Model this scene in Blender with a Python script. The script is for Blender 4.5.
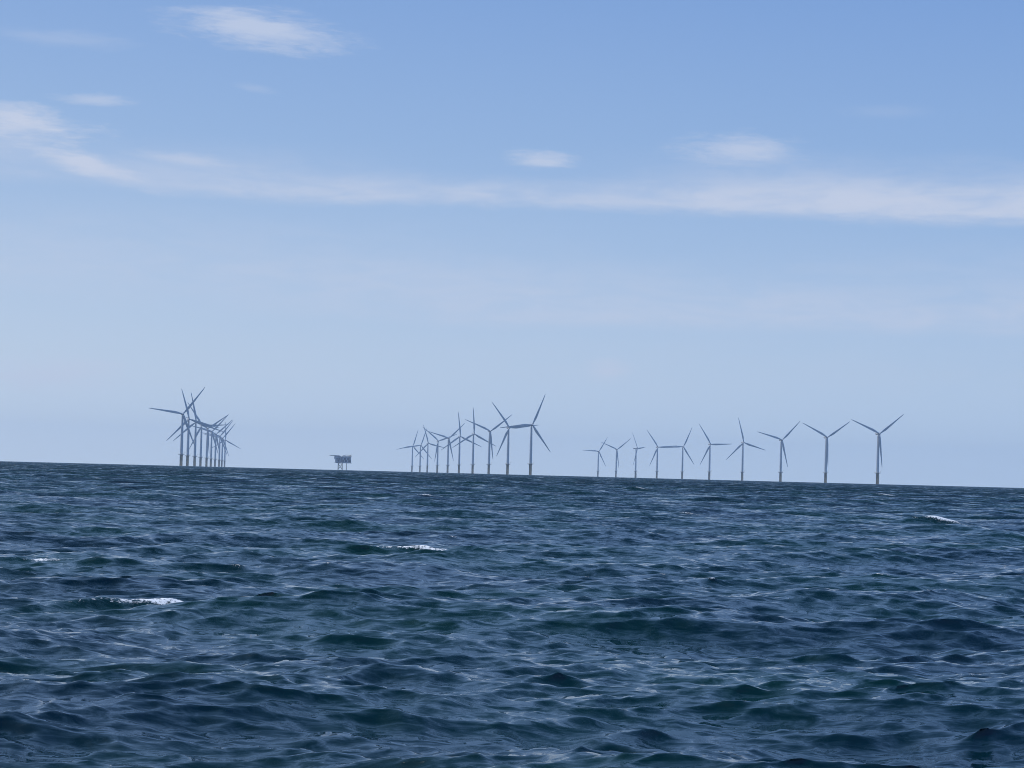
import bpy, bmesh, math, random
import numpy as np
from mathutils import Matrix, Vector
R = math.radians
for o in list(bpy.data.objects): bpy.data.objects.remove(o)
scene = bpy.context.scene
COL = scene.collection

# ---------------------------------------------------------------- camera
EYE = 2.6                       # standing on a small boat
cam_d = bpy.data.cameras.new('camera')
cam = bpy.data.objects.new('camera', cam_d); COL.objects.link(cam)
cam_d.sensor_fit = 'HORIZONTAL'; cam_d.sensor_width = 36.0
cam_d.lens = 36.0 * 2217.0 / 1024.0
cam_d.clip_start = 0.1; cam_d.clip_end = 60000.0
cam.matrix_world = (Matrix.Translation((0, 0, EYE)) @ Matrix.Rotation(math.pi/2 + R(2.287), 4, 'X')
                    @ Matrix.Rotation(R(1.5), 4, 'Z'))
scene.camera = cam

# ---------------------------------------------------------------- light
SUN_EL, SUN_AZ = 58.0, -68.0    # azimuth measured from the view direction (+Y), towards +X
SKY_STRENGTH = 0.10
EXPOSURE = 0.0
sun_d = bpy.data.lights.new('sun', 'SUN'); sun_d.energy = 3.2; sun_d.angle = R(0.53)
sun_d.color = (1.0, 0.95, 0.88)
sun = bpy.data.objects.new('sun', sun_d); COL.objects.link(sun)
sv = Vector((math.sin(R(SUN_AZ))*math.cos(R(SUN_EL)), math.cos(R(SUN_AZ))*math.cos(R(SUN_EL)), math.sin(R(SUN_EL))))
sun.rotation_euler = sv.to_track_quat('Z', 'Y').to_euler()
sun.location = (-300, 400, 600)

scene.view_settings.view_transform = 'Standard'
scene.view_settings.look = 'None'
scene.view_settings.exposure = EXPOSURE
scene.view_settings.gamma = 1.0
scene.cycles.pixel_filter_type = 'BLACKMAN_HARRIS'; scene.cycles.filter_width = 1.0
scene.view_settings.use_curve_mapping = False

world = bpy.data.worlds.new('World'); scene.world = world
world.use_nodes = True
wt = world.node_tree; wt.nodes.clear()

class G:
    """tiny helper to write node maths"""
    def __init__(s, t): s.t = t
    def n(s, kind, **kw):
        n = s.t.nodes.new(kind)
        for k, v in kw.items(): setattr(n, k, v)
        return n
    def put(s, sock, v):
        if isinstance(v, (int, float)): sock.default_value = v
        elif isinstance(v, tuple): sock.default_value = v
        else: s.t.links.new(v, sock)
    def m(s, op, a, b=None, c=None, clamp=False):
        n = s.n('ShaderNodeMath', operation=op); n.use_clamp = clamp
        for i, v in enumerate((a, b, c)):
            if v is not None: s.put(n.inputs[i], v)
        return n.outputs[0]
    def xyz(s, x, y, z):
        n = s.n('ShaderNodeCombineXYZ')
        for i, v in enumerate((x, y, z)): s.put(n.inputs[i], v)
        return n.outputs[0]
    def noise(s, vec, scale, detail=4.0, rough=0.55, dist=0.0):
        n = s.n('ShaderNodeTexNoise'); s.put(n.inputs['Vector'], vec)
        n.inputs['Scale'].default_value = scale; n.inputs['Detail'].default_value = detail
        n.inputs['Roughness'].default_value = rough; n.inputs['Distortion'].default_value = dist
        return n
    def ramp(s, v, a, b, lo=0.0, hi=1.0, smooth=True):
        n = s.n('ShaderNodeMapRange'); n.interpolation_type = 'SMOOTHSTEP' if smooth else 'LINEAR'
        s.put(n.inputs[0], v)
        for i, q in enumerate((a, b, lo, hi)): s.put(n.inputs[i+1], q)
        return n.outputs[0]
    def mixc(s, fac, a, b, blend='MIX'):
        n = s.n('ShaderNodeMix', data_type='RGBA', blend_type=blend)
        s.put(n.inputs[0], fac); s.put(n.inputs[6], a); s.put(n.inputs[7], b)
        return n.outputs[2]

g = G(wt)
sky = g.n('ShaderNodeTexSky', sky_type='NISHITA')
sky.sun_disc = False; sky.sun_elevation = R(SUN_EL); sky.sun_rotation = R(SUN_AZ)
sky.altitude = 0; sky.air_density = 1.0; sky.dust_density = 0.6; sky.ozone_density = 2.0
tc = g.n('ShaderNodeTexCoord')
sep = g.n('ShaderNodeSeparateXYZ'); wt.links.new(tc.outputs['Generated'], sep.inputs[0])
X, Y, Z = sep.outputs
DEG = 57.29578
az = g.m('MULTIPLY', g.m('ARCTAN2', X, Y), DEG)
el = g.m('MULTIPLY', g.m('ARCSINE', Z), DEG)
# soft drifting of the cloud edges
wv = g.noise(g.xyz(g.m('MULTIPLY', az, 0.35), el, 3.1), 0.55, 4, 0.5)
wob = g.m('SUBTRACT', wv.outputs['Fac'], 0.5)
fib = g.noise(g.xyz(g.m('MULTIPLY', az, 0.55), g.m('MULTIPLY', g.m('ADD', el, g.m('MULTIPLY', az, 0.05)), 3.0), 2.2), 2.6, 8, 0.68, 0.8).outputs['Fac']
elw = g.m('ADD', g.m('ADD', el, g.m('MULTIPLY', wob, 0.6)), g.m('MULTIPLY', g.m('SUBTRACT', fib, 0.5), 0.3))
fine = g.noise(g.xyz(g.m('MULTIPLY', az, 0.30), g.m('MULTIPLY', el, 1.3), 7.7), 1.6, 7, 0.6, 0.4).outputs['Fac']
wisp = g.ramp(fine, 0.30, 0.68, 0.35, 1.0)
patch = g.noise(g.xyz(g.m('MULTIPLY', az, 0.12), g.m('MULTIPLY', el, 0.5), 1.2), 1.0, 5, 0.55).outputs['Fac']
parts = []
def band(c0, slope, up, dn, a0, a1, a2, a3, k):
    """a long streak: centre elevation c0+slope*az, soft upper side, crisper lower side, between azimuths"""
    c = g.m('ADD', g.m('MULTIPLY', az, slope), c0)
    d = g.m('SUBTRACT', elw, c)
    top = g.ramp(d, 0.0, up, 1.0, 0.0); bot = g.ramp(d, -dn, 0.0, 0.0, 1.0)
    e = g.m('MULTIPLY', g.ramp(az, a0, a1), g.ramp(az, a2, a3, 1.0, 0.0))
    v = g.m('MULTIPLY', g.m('MULTIPLY', top, bot), g.m('MULTIPLY', e, g.m('MULTIPLY', wisp, k)))
    parts.append(v)
def blob(a, e, w, hgt, tilt, k, soft=0.9):
    u = g.m('SUBTRACT', az, a)
    v = g.m('SUBTRACT', g.m('SUBTRACT', g.m('ADD', el, g.m('MULTIPLY', wob, 0.35)), e), g.m('MULTIPLY', u, tilt))
    r = g.m('SQRT', g.m('ADD', g.m('POWER', g.m('DIVIDE', u, w), 2.0), g.m('POWER', g.m('DIVIDE', v, hgt), 2.0)))
    r = g.m('ADD', r, g.m('ADD', g.m('MULTIPLY', g.m('SUBTRACT', fine, 0.5), 2.0), g.m('MULTIPLY', g.m('SUBTRACT', fib, 0.5), 1.1)))
    parts.append(g.ramp(r, soft + 0.36, soft - 0.85, 0.0, k))
def P(u, v):  # where a cloud hangs in the sky, degrees
    return (u - 512)/38.7, (472.5 + (u - 512)*0.0262 - v)/38.7
# long streak across the view, thin in the middle and thick on the right
band(7.05, 0.0, 0.75, 0.35, -12, -6, 9, 16, 0.80)
band(7.10, -0.022, 1.7, 0.42, 0.0, 9, 40, 60, 0.95)
band(7.25, 0.0, 1.2, 0.45, -60, -30, -7, -2, 0.34)
# second pale streak under it
band(4.15, 0.0, 1.7, 0.55, -9, 1, 40, 60, 0.62)
band(5.55, 0.0, 0.9, 0.5, 4, 9, 30, 50, 0.16)
band(5.0, 0.0, 1.9, 1.5, -70, -40, -6, 6, 0.40)
band(2.6, 0.0, 2.0, 1.6, -90, -50, 40, 80, 0.16)
for (u, v, w, hh, tl, k) in ((252, 36, 90, 19, -.10, .78), (12, 130, 84, 17, -.06, 1.0), (88, 173, 76, 12, -.26, 1.0),
        (86, 107, 42, 7, 0, .55), (186, 164, 56, 8, -.05, .60), (532, 159, 34, 9, 0, .75), (738, 152, 66, 16, .02, .72),
        (62, 376, 76, 16, 0, .60), (607, 370, 28, 12, .1, .65), (250, 92, 22, 5, -.1, .22), (50, 50, 80, 9, 0, .22),
        (880, 118, 50, 8, 0, .12), (10, 150, 60, 20, 0, .35)):
    a, e = P(u, v)
    blob(a, e, w/38.7, hh/38.7, tl, k)
# the rest of the sky: thin cirrus drifting overhead (seen only from other positions and in the water)
cx = g.m('DIVIDE', X, g.m('MAXIMUM', Z, 0.05)); cy = g.m('DIVIDE', Y, g.m('MAXIMUM', Z, 0.05))
cir = g.noise(g.xyz(g.m('MULTIPLY', cx, 0.35), cy, 0.0), 1.3, 6, 0.6, 0.6).outputs['Fac']
parts.append(g.m('MULTIPLY', g.ramp(cir, 0.50, 0.75, 0.0, 0.15), g.ramp(el, 12.5, 22.0)))
acc = parts[0]
inv = g.m('SUBTRACT', 1.0, parts[0])
for p in parts[1:]:
    inv = g.m('MULTIPLY', inv, g.m('SUBTRACT', 1.0, p))
cloud = g.m('SUBTRACT', 1.0, inv)
# the clear air above this sea is bluer and more even than the model sky: grade it by elevation
cr = g.n('ShaderNodeValToRGB'); g.put(cr.inputs[0], g.m('DIVIDE', g.m('MAXIMUM', el, 0.0), 90.0))
def lin(c): return tuple(((v/255+0.055)/1.055)**2.4/SKY_STRENGTH/10 for v in c) + (1,)
stops = [(0, (198, 224, 255)), (1.3, (187, 213, 246)), (2.8, (179, 205, 238)), (5.5, (162, 192, 232)), (8.5, (143, 178, 226)), (12.3, (124, 163, 221)),
         (25, (136, 182, 248)), (50, (118, 170, 246)), (90, (55, 98, 170))]
els = cr.color_ramp.elements
for i, (e_, c_) in enumerate(stops):
    x_ = els[i] if i < 2 else els.new(e_/90)
    x_.position = e_/90; x_.color = lin(c_)
side_ = g.ramp(az, -60, 60, 1.25, 0.88, False)
grade = g.mixc(1.0, cr.outputs[0], g.xyz(g.m('MULTIPLY', side_, g.m('MULTIPLY', side_, 10.0)), g.m('MULTIPLY', side_, 10.0), 10.0), 'MULTIPLY')
tint = g.mixc(0.8, g.mixc(1.0, sky.outputs[0], (0.70, 0.80, 1.0, 1.0), 'MULTIPLY'), grade)
skyc = g.mixc(cloud, tint, (5.6, 6.3, 7.9, 1.0))
bg = g.n('ShaderNodeBackground'); wt.links.new(skyc, bg.inputs[0]); bg.inputs[1].default_value = SKY_STRENGTH
out = g.n('ShaderNodeOutputWorld'); wt.links.new(bg.outputs[0], out.inputs[0])

# ---------------------------------------------------------------- materials
def mat(name, base, rough=0.5, metal=0.0, vary=0.12, scale=0.6, stretch=(1, 1, 0.15)):
    m = bpy.data.materials.new(name); m.use_nodes = True
    t = m.node_tree; b = t.nodes['Principled BSDF']; q = G(t)
    tcn = q.n('ShaderNodeTexCoord'); mp = q.n('ShaderNodeMapping'); mp.inputs['Scale'].default_value = stretch
    t.links.new(tcn.outputs['Object'], mp.inputs[0])
    nz = q.noise(mp.outputs[0], scale, 5, 0.6).outputs['Fac']
    lo = tuple(c*(1-vary*2) for c in base) + (1,); hi = tuple(min(1, c*(1+vary)) for c in base) + (1,)
    t.links.new(q.mixc(q.ramp(nz, 0.3, 0.6), lo, hi), b.inputs['Base Color'])
    b.inputs['Roughness'].default_value = rough; b.inputs['Metallic'].default_value = metal
    return m
M_TOWER = mat('light_grey_tower_paint', (0.50, 0.52, 0.54), 0.5, vary=0.05, scale=0.08)
M_BLADE = mat('light_grey_blade_coat', (0.47, 0.49, 0.51), 0.4, vary=0.05, scale=0.1)
M_NAC = mat('pale_grey_nacelle_shell', (0.50, 0.52, 0.54), 0.45, vary=0.05, scale=0.2)
M_YEL = mat('yellow_foundation_paint', (0.50, 0.40, 0.24), 0.55, vary=0.15, scale=0.3)
M_STEEL = mat('galvanised_steel', (0.22, 0.23, 0.24), 0.6, vary=0.15, scale=0.5)
M_DECK = mat('grey_green_deck_paint', (0.34, 0.35, 0.37), 0.6, vary=0.15, scale=0.2)
M_CLAD = mat('pale_module_cladding', (0.44, 0.45, 0.47), 0.6, vary=0.15, scale=0.15)
M_DARK = mat('dark_steel', (0.08, 0.08, 0.09), 0.6, vary=0.15, scale=0.3)

# ---------------------------------------------------------------- sea
RE = 6371000.0                                   # the earth's curve sets the horizon, about 6 km away
rng = np.random.default_rng(11)
WIND = R(97)                                     # waves run towards this heading from +X (nearly away from the boat)
def spectrum(L, N, lmin, lmax, seed, kp_len=12.0, spread=2):
    r = np.random.default_rng(seed)
    k1 = 2*np.pi*np.fft.fftfreq(N, L/N)
    kx, ky = np.meshgrid(k1, k1)
    k = np.hypot(kx, ky); k[0, 0] = 1e-9
    kp = 2*np.pi/kp_len
    c = (kx*math.cos(WIND) + ky*math.sin(WIND))/k
    th = np.abs(c)**(2*spread+1) * np.where(c < 0, 0.25, 1.0)
    m_ = np.clip(np.log2(np.maximum(k, 1e-6)/kp)/4.0, 0.06, 0.30); th = th*(1-m_)*1.5 + m_*0.45*(0.4+0.6*np.abs(c))          # short-crested chop
    S = np.exp(-1.25*(kp/k)**2)/k**4 * th
    if lmin > 1: S *= np.minimum(1.0, (k/(2*kp))**-0.9)*1.25       # smooth swell shapes, the chop rides on top
    S *= (k > 2*np.pi/lmax) & (k <= 2*np.pi/lmin)
    S[0, 0] = 0
    H = (r.normal(size=(N, N)) + 1j*r.normal(size=(N, N)))*np.sqrt(S)*(2*np.pi/L)
    return H, kx, ky, k, N, L
AMP = 0.075
def fields(sp, cut, chop):
    H, kx, ky, k, N, L = sp
    w = 1/(1 + (k*cut/(2*np.pi))**6) if cut > 0 else 1.0
    Hh = H*w*AMP*N*N
    z = np.fft.ifft2(Hh).real
    dx = np.fft.ifft2(1j*kx/k*Hh).real*chop; dy = np.fft.ifft2(1j*ky/k*Hh).real*chop
    jxx = np.fft.ifft2(-kx*kx/k*Hh).real*chop; jyy = np.fft.ifft2(-ky*ky/k*Hh).real*chop
    fold = (jxx + jyy)                            # strongly negative where crests pinch
    return np.stack([dx, dy, z, fold], -1).astype(np.float32)
def sample(F, L, x, y):
    N = F.shape[0]
    u = (x/L*N) % N; v = (y/L*N) % N
    i = np.floor(u).astype(np.int64); j = np.floor(v).astype(np.int64)
    fu = (u-i)[..., None].astype(np.float32); fv = (v-j)[..., None].astype(np.float32)
    i %= N; j %= N; i1 = (i+1) % N; j1 = (j+1) % N
    return ((F[j, i]*(1-fu) + F[j, i1]*fu)*(1-fv) + (F[j1, i]*(1-fu) + F[j1, i1]*fu)*fv)

# tiles: long waves from two large periodic fields turned against each other, chop from a smaller one
CH = 1.28
TILES = [(163.0, 1024, 1.4, 60.0, 5, 0.0), (229.0, 1024, 1.4, 60.0, 8, 0.13), (29.3, 1024, 0.12, 1.4, 21, 0.0)]
SPEC = [spectrum(*t[:5]) for t in TILES]
WT = [1/math.sqrt(2), 1/math.sqrt(2), 1.8]

# rings get wider with distance
rs = [1.0]
while rs[-1] < 10000.0:
    r = rs[-1]
    rs.append(r + max(0.0030*r, 0.035) if r > 14 else r + 0.12)
rs = np.array(rs)
half = 17.5
fineang = np.arange(-half, half+1e-6, 0.034)
side = [half]
st = 0.034
while side[-1] < 180:
    st = min(st*1.09, 2.5); side.append(side[-1] + st)
side = np.array(side[1:]); side = side[side < 179.5]
ang = np.concatenate([-side[::-1], fineang, side])
NA, NR = len(ang), len(rs)
A = np.radians(ang)
sinA, cosA = np.sin(A), np.cos(A)
pos = np.zeros((NR, NA, 3), np.float32); fold = np.zeros((NR, NA), np.float32)
sp_r = np.gradient(rs)
CHUNK = 32
cache = {}
def level(ti, lv):
    if (ti, lv) not in cache:
        cache[(ti, lv)] = fields(SPEC[ti], 0.0 if lv < 0 else 0.16*2.0**lv, CH)
    return cache[(ti, lv)]
for s in range(0, NR, CHUNK):
    e = min(NR, s+CHUNK)
    rr = rs[s:e, None]
    x = rr*sinA[None]; y = rr*cosA[None]
    need = max(sp_r[(s+e)//2 if (s+e)//2 < NR else NR-1]*2.2, 0.14)   # shortest wavelength this far out
    need = min(need, 11.0)                                         # keep the main waves out to the horizon
    lf = max(0.0, math.log2(need/0.16)); l0 = int(lf); w = lf-l0
    for ti, (L, N, lmin, lmax, sd, rt) in enumerate(TILES):
        if ti == 2 and 0.16*2**l0 > 2.6: continue
        c, sn = math.cos(rt), math.sin(rt)
        xr = x*c + y*sn + 31.0*ti; yr = -x*sn + y*c + 17.0*ti
        F = sample(level(ti, l0), L, xr, yr)*(1-w) + (sample(level(ti, l0+1), L, xr, yr)*w if w > 0.01 else 0)
        F = F*WT[ti]
        pos[s:e, :, 0] += F[..., 0]*c - F[..., 1]*sn
        pos[s:e, :, 1] += F[..., 0]*sn + F[..., 1]*c
        pos[s:e, :, 2] += F[..., 2]; fold[s:e] += F[..., 3]
print('SEA rms height', float(pos[:600, :, 2].std()), 'rings', NR, 'angles', NA)

foam = np.zeros((NR, NA), np.float32)
RX = rs[:, None]*sinA[None]; RY = rs[:, None]*cosA[None]
# individual breaking crests, two tiny ones being glints painted as foam: x, y, half width, half depth, extra height, foam strength, slope of the crest line, tail
BREAK = [(-5.6, 28.2, 1.5, 0.9, 0.22, 0.0, 0.2), (-3.9, 27.0, 0.9, 0.7, 0.14, 0.0, -0.4), (-1.9, 66.0, 1.7, 1.2, 0.24, 0.0, 0.1), (21, 120, 4.0, 2.0, 0.30, 0.0, 0.1),
         (3.6, 36.0, 1.3, 0.9, 0.11, 0.0, 0.1), (-1.0, 26.0, 0.9, 0.8, 0.09, 0.0, 0.2), (11, 52, 1.8, 1.1, 0.14, 0.0, 0.1),
         (-7.05, 41.2, 1.5, 0.45, 0.20, 0.97, 0.55), (26.6, 139.0, 2.0, 1.0, 0.36, 1.15, 0.0), (-3.4, 69.8, 1.7, 0.6, 0.19, 0.98, 0.0),
         (-11.9, 54.6, 0.9, 0.4, 0.14, 0.7, 0.1), (6.3, 30.9, 0.28, 0.2, 0.04, 0.5, 0.1), (7.3, 43.0, 0.30, 0.2, 0.06, 0.6, 0.0),  # the middle entry paints tiny water glints in foam white
         (-5.6, 28.0, 0.25, 0.2, 0.10, 0.45, 0.1), (-7.0, 55.0, 0.6, 0.3, 0.08, 0.45, 0.0), (71, 421, 3.0, 3.0, 0.4, 0.9, 0.0),  # the first entry is a glint on the water, put in as a foam dab
         (23.3, 400, 2.4, 3.0, 0.4, 0.7, 0.0), (-7.8, 193, 1.4, 1.2, 0.25, 0.9, 0.0), (-2, 84, 0.5, 0.4, 0.1, 0.5, 0.0),
         (-62, 330, 2.0, 2.0, 0.3, 0.6, 0.0), (12, 150, 1.2, 0.8, 0.2, 0.5, 0.0)]
for (bx, by, w, dp, hh, k, sl) in BREAK:
    br = math.hypot(bx, by); ba = math.degrees(math.atan2(bx, by))
    i0, i1 = np.searchsorted(rs, br-6*dp-1), np.searchsorted(rs, br+6*dp+1)
    j0, j1 = np.searchsorted(ang, ba-math.degrees(4.5*w/br)-.1), np.searchsorted(ang, ba+math.degrees(4.5*w/br)+.1)
    X_ = RX[i0:i1, j0:j1]; Y_ = RY[i0:i1, j0:j1]
    # slide the crest onto the highest water near the wanted spot
    near = (np.abs(X_-bx) < w*0.5) & (np.abs(Y_-by) < dp*1.5)
    if near.any():
        zz = np.where(near, pos[i0:i1, j0:j1, 2], -9); q = np.unravel_index(np.argmax(zz), zz.shape)
        by2 = float(Y_[q])
    else: by2 = by
    u = (X_-bx)/w; v = (Y_ - by2 - sl*(X_-bx) + 0.25*w*u*u)/dp
    bump = np.exp(-u**2/1.3)*np.where(v > 0, np.exp(-v**2/1.2), np.exp(-v**2/0.25))
    pos[i0:i1, j0:j1, 2] += hh*bump
    pos[i0:i1, j0:j1, 1] -= 0.5*hh*bump
    fm = np.exp(-np.abs(u)**3)*np.exp(-((v+0.02)/(0.24 + 0.10*np.tanh(2*u)))**2)*k*(0.70 + 0.45*np.tanh(2.0*(u-0.1)))
    foam[i0:i1, j0:j1] = np.maximum(foam[i0:i1, j0:j1], fm)
# small whitecaps where the crests pinch hardest
th = np.quantile(fold[(RY > 45) & (RY < 400)], 0.0016)
fold[rs < 48] = 0
foam = np.maximum(foam, np.clip((fold/th - 1.0)*1.2, 0, 0.75).astype(np.float32))

pos[..., 0] += RX; pos[..., 1] += RY
pos[..., 2] -= (rs[:, None]**2/(2*RE)).astype(np.float32)
# the slopes that the coarser far rings cannot carry
loss = np.clip(np.log2(np.maximum(sp_r*2.2, 0.14)/0.14)/5.0, 0, 1)
V = pos.reshape(-1, 3)
idx = np.arange(NR*NA, dtype=np.int32).reshape(NR, NA)
a = idx[:-1]; b = np.roll(idx, -1, 1)[:-1]; c = np.roll(idx, -1, 1)[1:]; d = idx[1:]
quads = np.stack([a, d, c, b], -1).reshape(-1, 4)
me = bpy.data.meshes.new('sea')
nv, nq = len(V), len(quads)
centre = nv
me.vertices.add(nv+1)
me.vertices.foreach_set('co', np.concatenate([V, np.array([[0, 0, -0.1]], np.float32)]).ravel())
tris = np.stack([idx[0], np.roll(idx[0], -1), np.full(NA, centre, np.int32)], -1)
me.loops.add(nq*4 + NA*3)
me.loops.foreach_set('vertex_index', np.concatenate([quads.ravel(), tris.ravel()]).astype(np.int32))
me.polygons.add(nq + NA)
starts = np.concatenate([np.arange(nq)*4, nq*4 + np.arange(NA)*3]).astype(np.int32)
me.polygons.foreach_set('loop_start', starts)
me.update(calc_edges=True)
me.polygons.foreach_set('use_smooth', np.ones(nq+NA, bool))
at = me.attributes.new('foam', 'FLOAT', 'POINT'); at.data.foreach_set('value', np.append(foam.ravel(), 0).astype(np.float32))
at = me.attributes.new('chop', 'FLOAT', 'POINT')
at.data.foreach_set('value', np.append(np.repeat(loss, NA), 0).astype(np.float32))
sea = bpy.data.objects.new('sea', me); COL.objects.link(sea); sea['kind'] = 'structure'

ms = bpy.data.materials.new('sea_water'); ms.use_nodes = True
t = ms.node_tree; q = G(t); bs = t.nodes['Principled BSDF']
geo = q.n('ShaderNodeNewGeometry')
def attr(nm): n = q.n('ShaderNodeAttribute', attribute_name=nm); return n.outputs['Fac']
p = geo.outputs['Position']
mp = q.n('ShaderNodeMapping'); mp.inputs['Scale'].default_value = (0.36, 1.0, 1.0); t.links.new(p, mp.inputs[0])
n1 = q.noise(mp.outputs[0], 5.0, 5, 0.68, 0.8).outputs['Color']       # ripples of 10-20 cm
mp2 = q.n('ShaderNodeMapping'); mp2.inputs['Scale'].default_value = (0.45, 1.0, 1.0); t.links.new(p, mp2.inputs[0])
n2 = q.noise(mp2.outputs[0], 0.8, 4, 0.65, 0.4).outputs['Color']       # chop the far rings lack
def slope(col, k):
    v = q.n('ShaderNodeVectorMath', operation='SUBTRACT'); t.links.new(col, v.inputs[0]); v.inputs[1].default_value = (.5, .5, .5)
    v2 = q.n('ShaderNodeVectorMath', operation='MULTIPLY'); t.links.new(v.outputs[0], v2.inputs[0])
    q.put(v2.inputs[1], k); return v2.outputs[0]
CH_ = attr('chop')
# far out, wave groups and their steep lee faces (which look towards the boat, the waves lean that way)
mp3 = q.n('ShaderNodeMapping'); mp3.inputs['Scale'].default_value = (0.5, 1.0, 1.0); t.links.new(p, mp3.inputs[0])
n3 = q.noise(mp3.outputs[0], 0.14, 5, 0.65, 0.5).outputs['Fac']
k2 = q.m('MULTIPLY', CH_, 1.7)
lee = q.m('MULTIPLY', q.m('MULTIPLY', CH_, CH_), q.ramp(n3, 0.28, 0.62, -0.08, -0.72))
s1 = slope(n1, (0.8, 1.6, 0.0))
s2 = slope(n2, q.xyz(q.m('MULTIPLY', k2, 0.8), k2, 0.0))
def vadd(a, b):
    v = q.n('ShaderNodeVectorMath', operation='ADD'); t.links.new(a, v.inputs[0]); t.links.new(b, v.inputs[1]); return v.outputs[0]
nn = q.n('ShaderNodeVectorMath', operation='NORMALIZE')
t.links.new(vadd(vadd(vadd(geo.outputs['Normal'], s1), s2), q.xyz(0.0, lee, 0.0)), nn.inputs[0])
# foam, its white also painting the two small glints
fa = attr('foam')
fn = q.noise(p, 11.0, 6, 0.74).outputs['Fac']
fn2 = q.noise(p, 2.2, 3, 0.6).outputs['Fac']
fth = q.m('ADD', fa, q.m('MULTIPLY', q.m('SUBTRACT', fn, 0.5), 2.4))
fth = q.m('ADD', fth, q.m('MULTIPLY', q.m('SUBTRACT', fn2, 0.5), 0.8))
ff = q.m('MULTIPLY', q.ramp(fth, 0.30, 0.80), q.ramp(fa, 0.04, 0.12))
# body colour: blue-green, greener patches
gn = q.noise(p, 0.10, 3, 0.5).outputs['Fac']
body = q.mixc(q.ramp(gn, 0.35, 0.65), (0.0010, 0.0125, 0.0205, 1), (0.0010, 0.0215, 0.0190, 1))
t.links.new(q.mixc(ff, body, (0.78, 0.80, 0.80, 1)), bs.inputs['Base Color'])
t.links.new(q.ramp(ff, 0, 1, 0.05, 0.75, False), bs.inputs['Roughness'])
bs.inputs['IOR'].default_value = 1.333
t.links.new(nn.outputs[0], bs.inputs['Normal'])
me.materials.append(ms)

# ---------------------------------------------------------------- mesh helpers
def obj(name, bm, m, parent=None, smooth=False):
    me = bpy.data.meshes.new(name)
    bmesh.ops.recalc_face_normals(bm, faces=bm.faces[:])
    bm.to_mesh(me); bm.free()
    if smooth:
        me.polygons.foreach_set('use_smooth', [True]*len(me.polygons))
    me.materials.append(m)
    o = bpy.data.objects.new(name, me); COL.objects.link(o)
    if parent: o.parent = parent
    return o
def thing(name, label, cat, loc, rz=0.0, group=None):
    o = bpy.data.objects.new(name, None); COL.objects.link(o)
    o.location = loc; o.rotation_euler = (0, 0, rz); o['label'] = label; o['category'] = cat
    if group: o['group'] = group
    return o
def add_box(bm, x0, x1, y0, y1, z0, z1, bevel=0.0):
    r = bmesh.ops.create_cube(bm, size=1.0)
    bmesh.ops.transform(bm, matrix=Matrix.Translation(((x0+x1)/2, (y0+y1)/2, (z0+z1)/2)) @ Matrix.Diagonal((x1-x0, y1-y0, z1-z0, 1)), verts=r['verts'])
    if bevel:
        es = list({e for v in r['verts'] for e in v.link_edges})
        bmesh.ops.bevel(bm, geom=es, offset=bevel, segments=2, affect='EDGES', profile=0.5)
def add_lathe(bm, prof, seg=24, axis='Z', off=(0, 0, 0)):
    rings = []
    for (r, h) in prof:
        ring = []
        for i in range(seg):
            a = 2*math.pi*i/seg
            c, s = r*math.cos(a), r*math.sin(a)
            co = (c, s, h) if axis == 'Z' else (c, h, s)
            ring.append(bm.verts.new(Vector(co) + Vector(off)))
        rings.append(ring)
    for r0, r1 in zip(rings, rings[1:]):
        for i in range(seg):
            bm.faces.new((r0[i], r0[(i+1) % seg], r1[(i+1) % seg], r1[i]))
    bm.faces.new(rings[0][::-1]); bm.faces.new(rings[-1])
def add_bar(bm, p0, p1, r0, r1=None, seg=8):
    r1 = r0 if r1 is None else r1
    p0, p1 = Vector(p0), Vector(p1); d = p1-p0
    q_ = d.to_track_quat('Z', 'Y').to_matrix().to_4x4()
    n = bmesh.ops.create_cone(bm, cap_ends=True, segments=seg, radius1=r0, radius2=r1, depth=d.length)
    bmesh.ops.transform(bm, matrix=Matrix.Translation((p0+p1)/2) @ q_, verts=n['verts'])

# ---------------------------------------------------------------- wind turbines
HUB_H = 83.5
def blade_mesh():
    bm = bmesh.new()
    # station along the span, chord, thickness, twist, offset of the leading side
    st = [(1.2, 2.3, 2.3, 0), (3.5, 2.5, 2.1, 14), (7, 3.4, 1.5, 13), (12, 4.2, 1.05, 11), (18, 3.75, .80, 8), (26, 3.0, .58, 5),
          (34, 2.35, .42, 3), (42, 1.75, .30, 1.5), (48, 1.25, .22, .5), (51.4, .75, .14, 0), (52.3, .18, .06, 0)]
    prev = None; N = 16
    for (z, c, th, tw) in st:
        z *= 1.07
        ring = []
        rnd = max(0.0, 1-(z-1.2)/6)
        for i in range(N):
            a = 2*math.pi*i/N
            x = math.cos(a)*c/2; y = math.sin(a)*th/2*(1 if rnd > .5 else (0.62 + 0.38*math.cos(a)))
            x += (c-2.3)*0.28                                     # the trailing edge swells, the leading edge stays straight
            cw, sw = math.cos(R(tw)), math.sin(R(tw))
            bend = -0.0006*z*z                                    # the blade bends a little down-wind
            ring.append(bm.verts.new((x*cw - y*sw, x*sw + y*cw - bend, z)))
        if prev:
            for i in range(N): bm.faces.new((prev[i], prev[(i+1) % N], ring[(i+1) % N], ring[i]))
        else: bm.faces.new(ring[::-1])
        prev = ring
    bm.faces.new(prev)
    return bm
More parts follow.
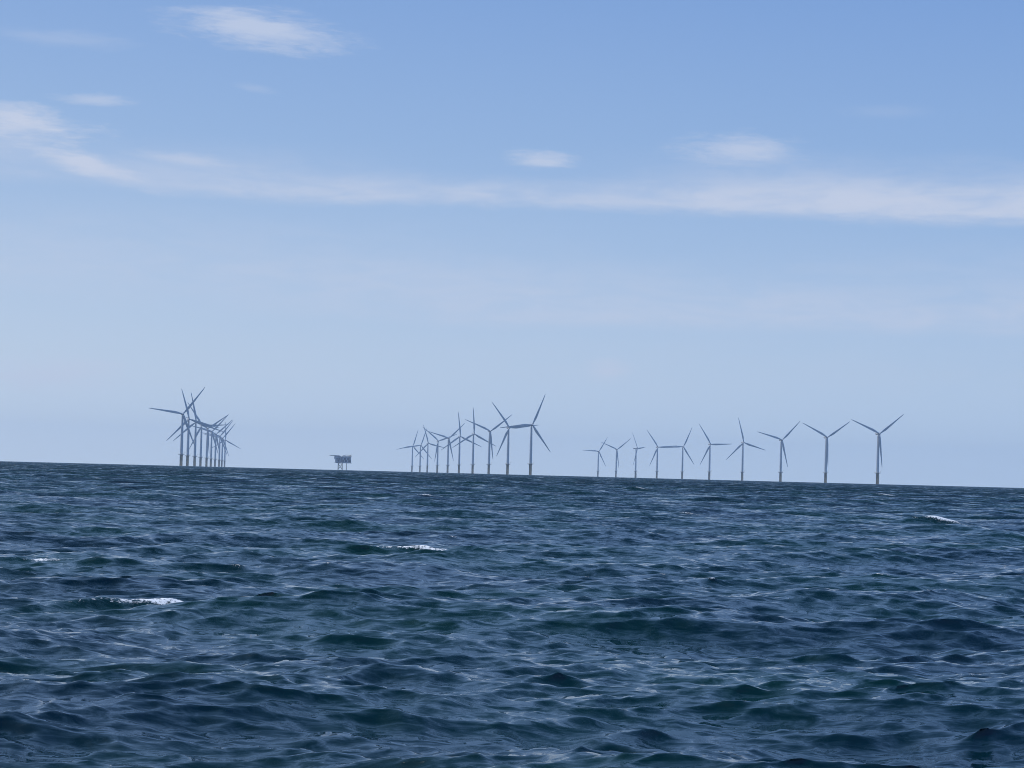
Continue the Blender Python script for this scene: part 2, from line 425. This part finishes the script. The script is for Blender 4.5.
def make_turbine():
    t_ = thing('wind_turbine', '', 'wind turbine', (0, 0, 0))
    bm = bmesh.new(); add_lathe(bm, [(2.4, -14), (2.4, 17.2), (2.7, 17.3), (2.7, 17.9)], 28)
    tp = obj('transition_piece', bm, M_YEL, t_, True)
    bm = bmesh.new()                                              # boat landing: two fenders and rungs
    for s in (-1, 1):
        add_bar(bm, (s*0.85, -3.9, -4), (s*0.85, -3.9, 15.0), 0.24)
        for z in (1, 8, 14.6): add_bar(bm, (s*0.85, -3.9, z), (s*0.85, -2.4, z), 0.15)
    for k in range(32): add_bar(bm, (-0.85, -3.9, -0.5+k*0.48), (0.85, -3.9, -0.5+k*0.48), 0.05, seg=5)
    obj('boat_landing', bm, M_YEL, tp)
    bm = bmesh.new(); add_lathe(bm, [(2.6, 17.9), (4.7, 18.3), (4.9, 18.32), (4.9, 18.62), (2.6, 18.62)], 24)
    pf = obj('platform', bm, M_STEEL, t_)
    bm = bmesh.new()
    for k in range(24):
        a0, a1 = 2*math.pi*k/24, 2*math.pi*(k+1)/24
        P0 = Vector((4.75*math.cos(a0), 4.75*math.sin(a0), 18.6)); P1 = Vector((4.75*math.cos(a1), 4.75*math.sin(a1), 18.6))
        add_bar(bm, P0, P0+Vector((0, 0, 1.15)), 0.05, seg=5)
        for zz in (0.6, 1.15): add_bar(bm, P0+Vector((0, 0, zz)), P1+Vector((0, 0, zz)), 0.045, seg=5)
    obj('railing', bm, M_YEL, pf)
    bm = bmesh.new(); add_bar(bm, (3.6, -2.0, 18.6), (3.6, -2.0, 21.6), 0.14); add_bar(bm, (3.6, -2.0, 21.5), (6.0, -3.4, 22.4), 0.12)
    obj('davit_crane', bm, M_YEL, pf)
    bm = bmesh.new(); add_lathe(bm, [(2.35, 18.62), (2.34, 19.2), (2.28, 34), (2.12, 52), (1.82, 68), (1.55, 79.5), (1.55, 81.3)], 28)
    tw = obj('tower', bm, M_TOWER, t_, True)
    bm = bmesh.new(); add_box(bm, -0.5, 0.5, -2.52, -2.2, 19.0, 21.3, 0.05)
    obj('door', bm, M_STEEL, tw)
    # nacelle: rounded shell running back from the rotor, tapering towards the tail
    bm = bmesh.new()
    sec = [(-2.6, 1.5, 1.6, 0), (-2.0, 1.85, 1.95, 0), (0, 1.95, 2.05, 0.05), (4, 1.95, 2.05, 0.05), (7.0, 1.8, 1.85, 0.15), (8.6, 1.4, 1.35, 0.35), (9.0, 1.0, 0.95, 0.4)]
    prev = None; N = 24
    for (y, hw, hhh, dz) in sec:
        ring = []
        for i in range(N):
            a = 2*math.pi*i/N; ca, sa = math.cos(a), math.sin(a)
            x = math.copysign(abs(ca)**0.55, ca)*hw; z = math.copysign(abs(sa)**0.55, sa)*hhh
            ring.append(bm.verts.new((x, y, HUB_H + z + dz)))
        if prev:
            for i in range(N): bm.faces.new((prev[i], prev[(i+1) % N], ring[(i+1) % N], ring[i]))
        else: bm.faces.new(ring[::-1])
        prev = ring
    bm.faces.new(prev)
    na = obj('nacelle', bm, M_NAC, t_, True)
    bm = bmesh.new(); add_bar(bm, (-0.7, 7.2, HUB_H+1.9), (-0.7, 7.2, HUB_H+4.3), 0.06); add_bar(bm, (0.7, 7.2, HUB_H+1.9), (0.7, 7.2, HUB_H+4.0), 0.06)
    add_bar(bm, (-0.7, 7.2, HUB_H+3.4), (0.7, 7.2, HUB_H+3.4), 0.05)
    obj('wind_vane', bm, M_STEEL, na)
    rot = bpy.data.objects.new('rotor', None); COL.objects.link(rot); rot.parent = t_; rot.location = (0, -4.6, HUB_H)
    bm = bmesh.new()
    add_lathe(bm, [(1.45, 2.0), (1.62, 1.4), (1.70, 0.0), (1.62, -0.9), (1.25, -1.7), (0.7, -2.2), (0.15, -2.4)], 24, 'Y')
    obj('hub', bm, M_BLADE, rot, True)
    bmb = blade_mesh(); first = None
    for k in range(3):
        if first is None: bl = first = obj('blade', bmb, M_BLADE, rot, True)
        else:
            bl = first.copy(); COL.objects.link(bl); bl.parent = rot
        bl.rotation_euler = (0, R(90-120*k), 0)                  # at angle 0 the first blade points to the right
    return t_
def copy_tree(o, parent=None):
    c = o.copy(); COL.objects.link(c)
    if parent: c.parent = parent
    for ch in [x for x in bpy.data.objects if x.parent == o]: copy_tree(ch, c)
    return c
GL, GM, GR = 'turbines of the tight row on the left', 'turbines of the fanning row in the middle', 'turbines of the wide row on the right'
# east, north (m), heading of the rotor axis, rotor angle, group, label
TURB = [
 (-525, 3543, 18, 51.7, GL, 'grey wind turbine at the left end of the left row, one blade pointing flat left'),
 (-571, 3929, 18, -14.8, GL, 'second wind turbine from the left in the tight left row, one blade nearly straight up'),
 (-589, 4145, 18, -18.8, GL, 'third wind turbine from the left in the tight left row, upright blade over its tower'),
 (-630, 4518, 18, 3.0, GL, 'fourth wind turbine from the left in the tight left row'),
 (-661, 4834, 18, 34.5, GL, 'fifth wind turbine from the left in the tight left row'),
 (-705, 5231, 18, 46.5, GL, 'sixth wind turbine from the left in the left row, long blade raised right'),
 (-750, 5644, 18, 42.0, GL, 'seventh wind turbine from the left, fourth from the far right end of the left row'),
 (-785, 5990, 18, 51.5, GL, 'eighth wind turbine from the left, third from the far right end of the left row'),
 (-829, 6386, 18, 50.0, GL, 'ninth wind turbine from the left, next to last in the left row'),
 (-879, 6837, 18, -28.5, GL, 'small far wind turbine at the right end of the left row, blade reaching low right'),
 (-314, 7124, 18, -47.5, GM, 'smallest wind turbine at the left end of the middle row, blade pointing left'),
 (-278, 6863, 18, -49.2, GM, 'small wind turbine second from the left in the middle row'),
 (-237, 6373, 18, -13.5, GM, 'small wind turbine third from the left in the middle row'),
 (-191, 5842, 18, 20.5, GM, 'fourth wind turbine from the left in the middle row, one blade almost straight down'),
 (-150, 5354, 18, 43.5, GM, 'fifth wind turbine from the left in the middle row, two blades raised in a V'),
 (-115, 5019, 18, -24.0, GM, 'sixth wind turbine from the left in the middle row, one blade straight up'),
 (-78, 4656, 18, -27.1, GM, 'wind turbine fourth from the right in the middle row, blade upright over its tower'),
 (-41, 4323, 18, 37.1, GM, 'wind turbine third from the right in the middle row, two raised in a V'),
 (-4, 3949, 18, 6.3, GM, 'big wind turbine second from the right in the middle row, blade leaning upper left'),
 (34, 3663, 18, -53.5, GM, 'tallest wind turbine at the right end of the middle row, blade raised upper right'),
 (288, 7243, 18, 57.4, GR, 'small far wind turbine at the left end of the right row, blade pointing flat left'),
 (319, 6661, 18, 37.5, GR, 'second wind turbine from the left in the right row, Y shaped rotor'),
 (357, 6299, 60, 5.0, GR, 'wind turbine third from the left in the right row, its rotor turned almost edge-on'),
 (394, 5943, 18, 5.3, GR, 'fourth wind turbine from the left in the right row, one blade pointing flat right'),
 (444, 5712, 18, -55.6, GR, 'fifth wind turbine from the left in the right row, one blade pointing flat left'),
 (470, 5225, 18, 2.0, GR, 'fifth wind turbine from the right end, one blade pointing flat right'),
 (509, 4857, 18, -16.6, GR, 'fourth wind turbine from the right end, one blade nearly straight up'),
 (541, 4433, 18, 44.2, GR, 'third wind turbine from the right end, a blade hanging beside its tower'),
 (578, 4061, 18, 33.0, GR, 'second wind turbine from the right end, Y shaped rotor'),
 (606, 3656, 18, 36.5, GR, 'tallest wind turbine at the far right end of the right row, Y shaped rotor'),
]
proto = make_turbine()
for i, (x, y, hd, ra, gr, lab) in enumerate(TURB):
    o = proto if i == 0 else copy_tree(proto)
    o.location = (x, y, -(x*x+y*y)/(2*RE))
    o.rotation_euler = (0, 0, R(hd))             # the axis points towards the boat and to the right
    o['label'] = lab; o['group'] = gr
    for ch in bpy.data.objects:
        if ch.parent == o and ch.name.startswith('rotor'): ch.rotation_euler = (0, -R(ra), 0)

# ---------------------------------------------------------------- offshore substation on its jacket legs
sx, sy = -346.0, 4545.0
sub = thing('offshore_substation', 'dark boxy offshore substation platform on jacket legs, alone between the left and middle turbine rows',
            'platform', (sx, sy, -(sx*sx+sy*sy)/(2*RE)), R(4))
bm = bmesh.new(); tops = [(-5.6, -8), (2.0, -8), (-5.0, 8), (2.6, 8)]; base = [(-6.4, -10), (2.8, -10), (-5.8, 10), (3.4, 10)]
for (a_, b_) in zip(base, tops):
    lg = bmesh.new(); add_bar(lg, (a_[0], a_[1], -12), (b_[0], b_[1], 15.5), 0.65, 0.6, 14)
    obj('leg', lg, M_YEL, sub, True)
bm.free(); bm = bmesh.new()
for (i, j) in ((0, 1), (2, 3), (0, 2), (1, 3)):
    add_bar(bm, (*base[i], 1.0), (*tops[j], 12.5), 0.28); add_bar(bm, (*base[j], 1.0), (*tops[i], 12.5), 0.28)
    add_bar(bm, (*tops[i], 13.0), (*tops[j], 13.0), 0.3)
obj('bracing', bm, M_YEL, sub)
bm = bmesh.new(); add_bar(bm, (11.2, -6, -12), (10.7, -6, 15.5), 0.4); add_bar(bm, (12.4, -3, -12), (11.9, -3, 15.5), 0.4)
obj('cable_tube', bm, M_STEEL, sub)
bm = bmesh.new()
add_box(bm, -10.0, -0.8, -12, 12, 14.2, 15.2); add_box(bm, -13.0, -0.4, -13, 13, 15.2, 16.2); add_box(bm, 2.0, 21.5, -13, 13, 14.4, 15.4); add_box(bm, -0.7, 2.3, -11, 11, 15.3, 16.0)
obj('lower_deck', bm, M_DECK, sub)
bm = bmesh.new(); add_box(bm, -11.8, -0.6, -11.5, 11.5, 16.2, 22.0, 0.2); add_box(bm, -13.8, -0.6, -11.5, 11.5, 22.0, 28.2, 0.2)
bx = obj('transformer_module', bm, M_CLAD, sub)
bm = bmesh.new(); add_box(bm, 2.6, 20.6, -11.5, 11.5, 15.4, 28.0, 0.2); add_box(bm, -0.55, 2.55, -8, 11, 16.1, 27.5, 0.1)
b2 = obj('switchgear_module', bm, M_DECK, sub)
for (bb, x0, x1, n, zt) in ((bx, -11.4, -1.6, 5, 27.2), (b2, 3.2, 19.6, 7, 26.2)):
    for z in (17.2, 21.6):
        for k in range(n):
            w_ = (x1-x0)/n
            pn = bmesh.new(); add_box(pn, x0+k*w_+0.25, x0+(k+1)*w_-0.25, -11.75, -11.35, z, z+3.4, 0.04)
            obj('louvre_panel', pn, M_DARK if (k+int(z)) % 3 else M_CLAD, bb)
bm = bmesh.new(); add_box(bm, -14.6, 21.4, -12.4, 12.4, 28.4, 28.9); add_box(bm, 2.2, 2.6, -12, 12, 15.4, 28.4)
obj('roof_deck', bm, M_DECK, sub)
bm = bmesh.new(); add_lathe(bm, [(8.0, 28.95), (10.6, 29.2), (10.6, 30.3), (9.9, 30.3)], 8, 'Z', (-13.5, 0, 0))
for (a_, b_) in ((-19, -3), (-19, 3), (-10, -5), (-10, 5)): add_bar(bm, (-12.5, b_, 28.6), (a_, b_, 30.0), 0.25)
obj('helideck', bm, M_DECK, sub)
bm = bmesh.new()
for k in range(19):
    xx = -14.4 + k*2.0 - 0.1
    if k > 6:
        for yy in (-12.2, 12.2): add_bar(bm, (xx, yy, 28.9), (xx, yy, 30.0), 0.05, seg=5)
for yy in (-12.2, 12.2):
    for z in (29.45, 30.0): add_bar(bm, (-1.0, yy, z), (21.2, yy, z), 0.05, seg=5)
obj('railing', bm, M_YEL, sub)
bm = bmesh.new(); add_box(bm, 4, 9, -5, 3, 28.9, 30.6, .1); add_box(bm, 11, 13.5, -8, -3, 28.9, 30.0, .1); add_box(bm, 15, 18.5, 0, 7, 28.9, 30.3, .1)
obj('cooler_unit', bm, M_DECK, sub)
cr = bmesh.new(); add_bar(cr, (19.4, -9, 28.9), (19.4, -9, 31.0), 0.6, seg=12); add_bar(cr, (19.4, -9, 30.8), (8.0, -9, 31.6), 0.35, 0.18)
obj('deck_crane', cr, M_YEL, sub)
bm = bmesh.new(); add_bar(bm, (20.6, 9, 28.9), (20.6, 9, 34.5), 0.12)
obj('radio_mast', bm, M_STEEL, sub)

# ---------------------------------------------------------------- sea haze
bm = bmesh.new(); add_box(bm, -10400, 10400, -10400, 10400, -20.0, 170.0)
mh = bpy.data.materials.new('haze'); mh.use_nodes = True
th_ = mh.node_tree; th_.nodes.clear()
pv = th_.nodes.new('ShaderNodeVolumePrincipled'); oo = th_.nodes.new('ShaderNodeOutputMaterial')
pv.inputs['Color'].default_value = (0.60, 0.78, 1.0, 1); pv.inputs['Density'].default_value = 6.4e-5
pv.inputs['Anisotropy'].default_value = 0.2
th_.links.new(pv.outputs[0], oo.inputs['Volume'])
hz = obj('haze', bm, mh); hz['kind'] = 'stuff'; hz['label'] = 'thin pale blue sea haze'
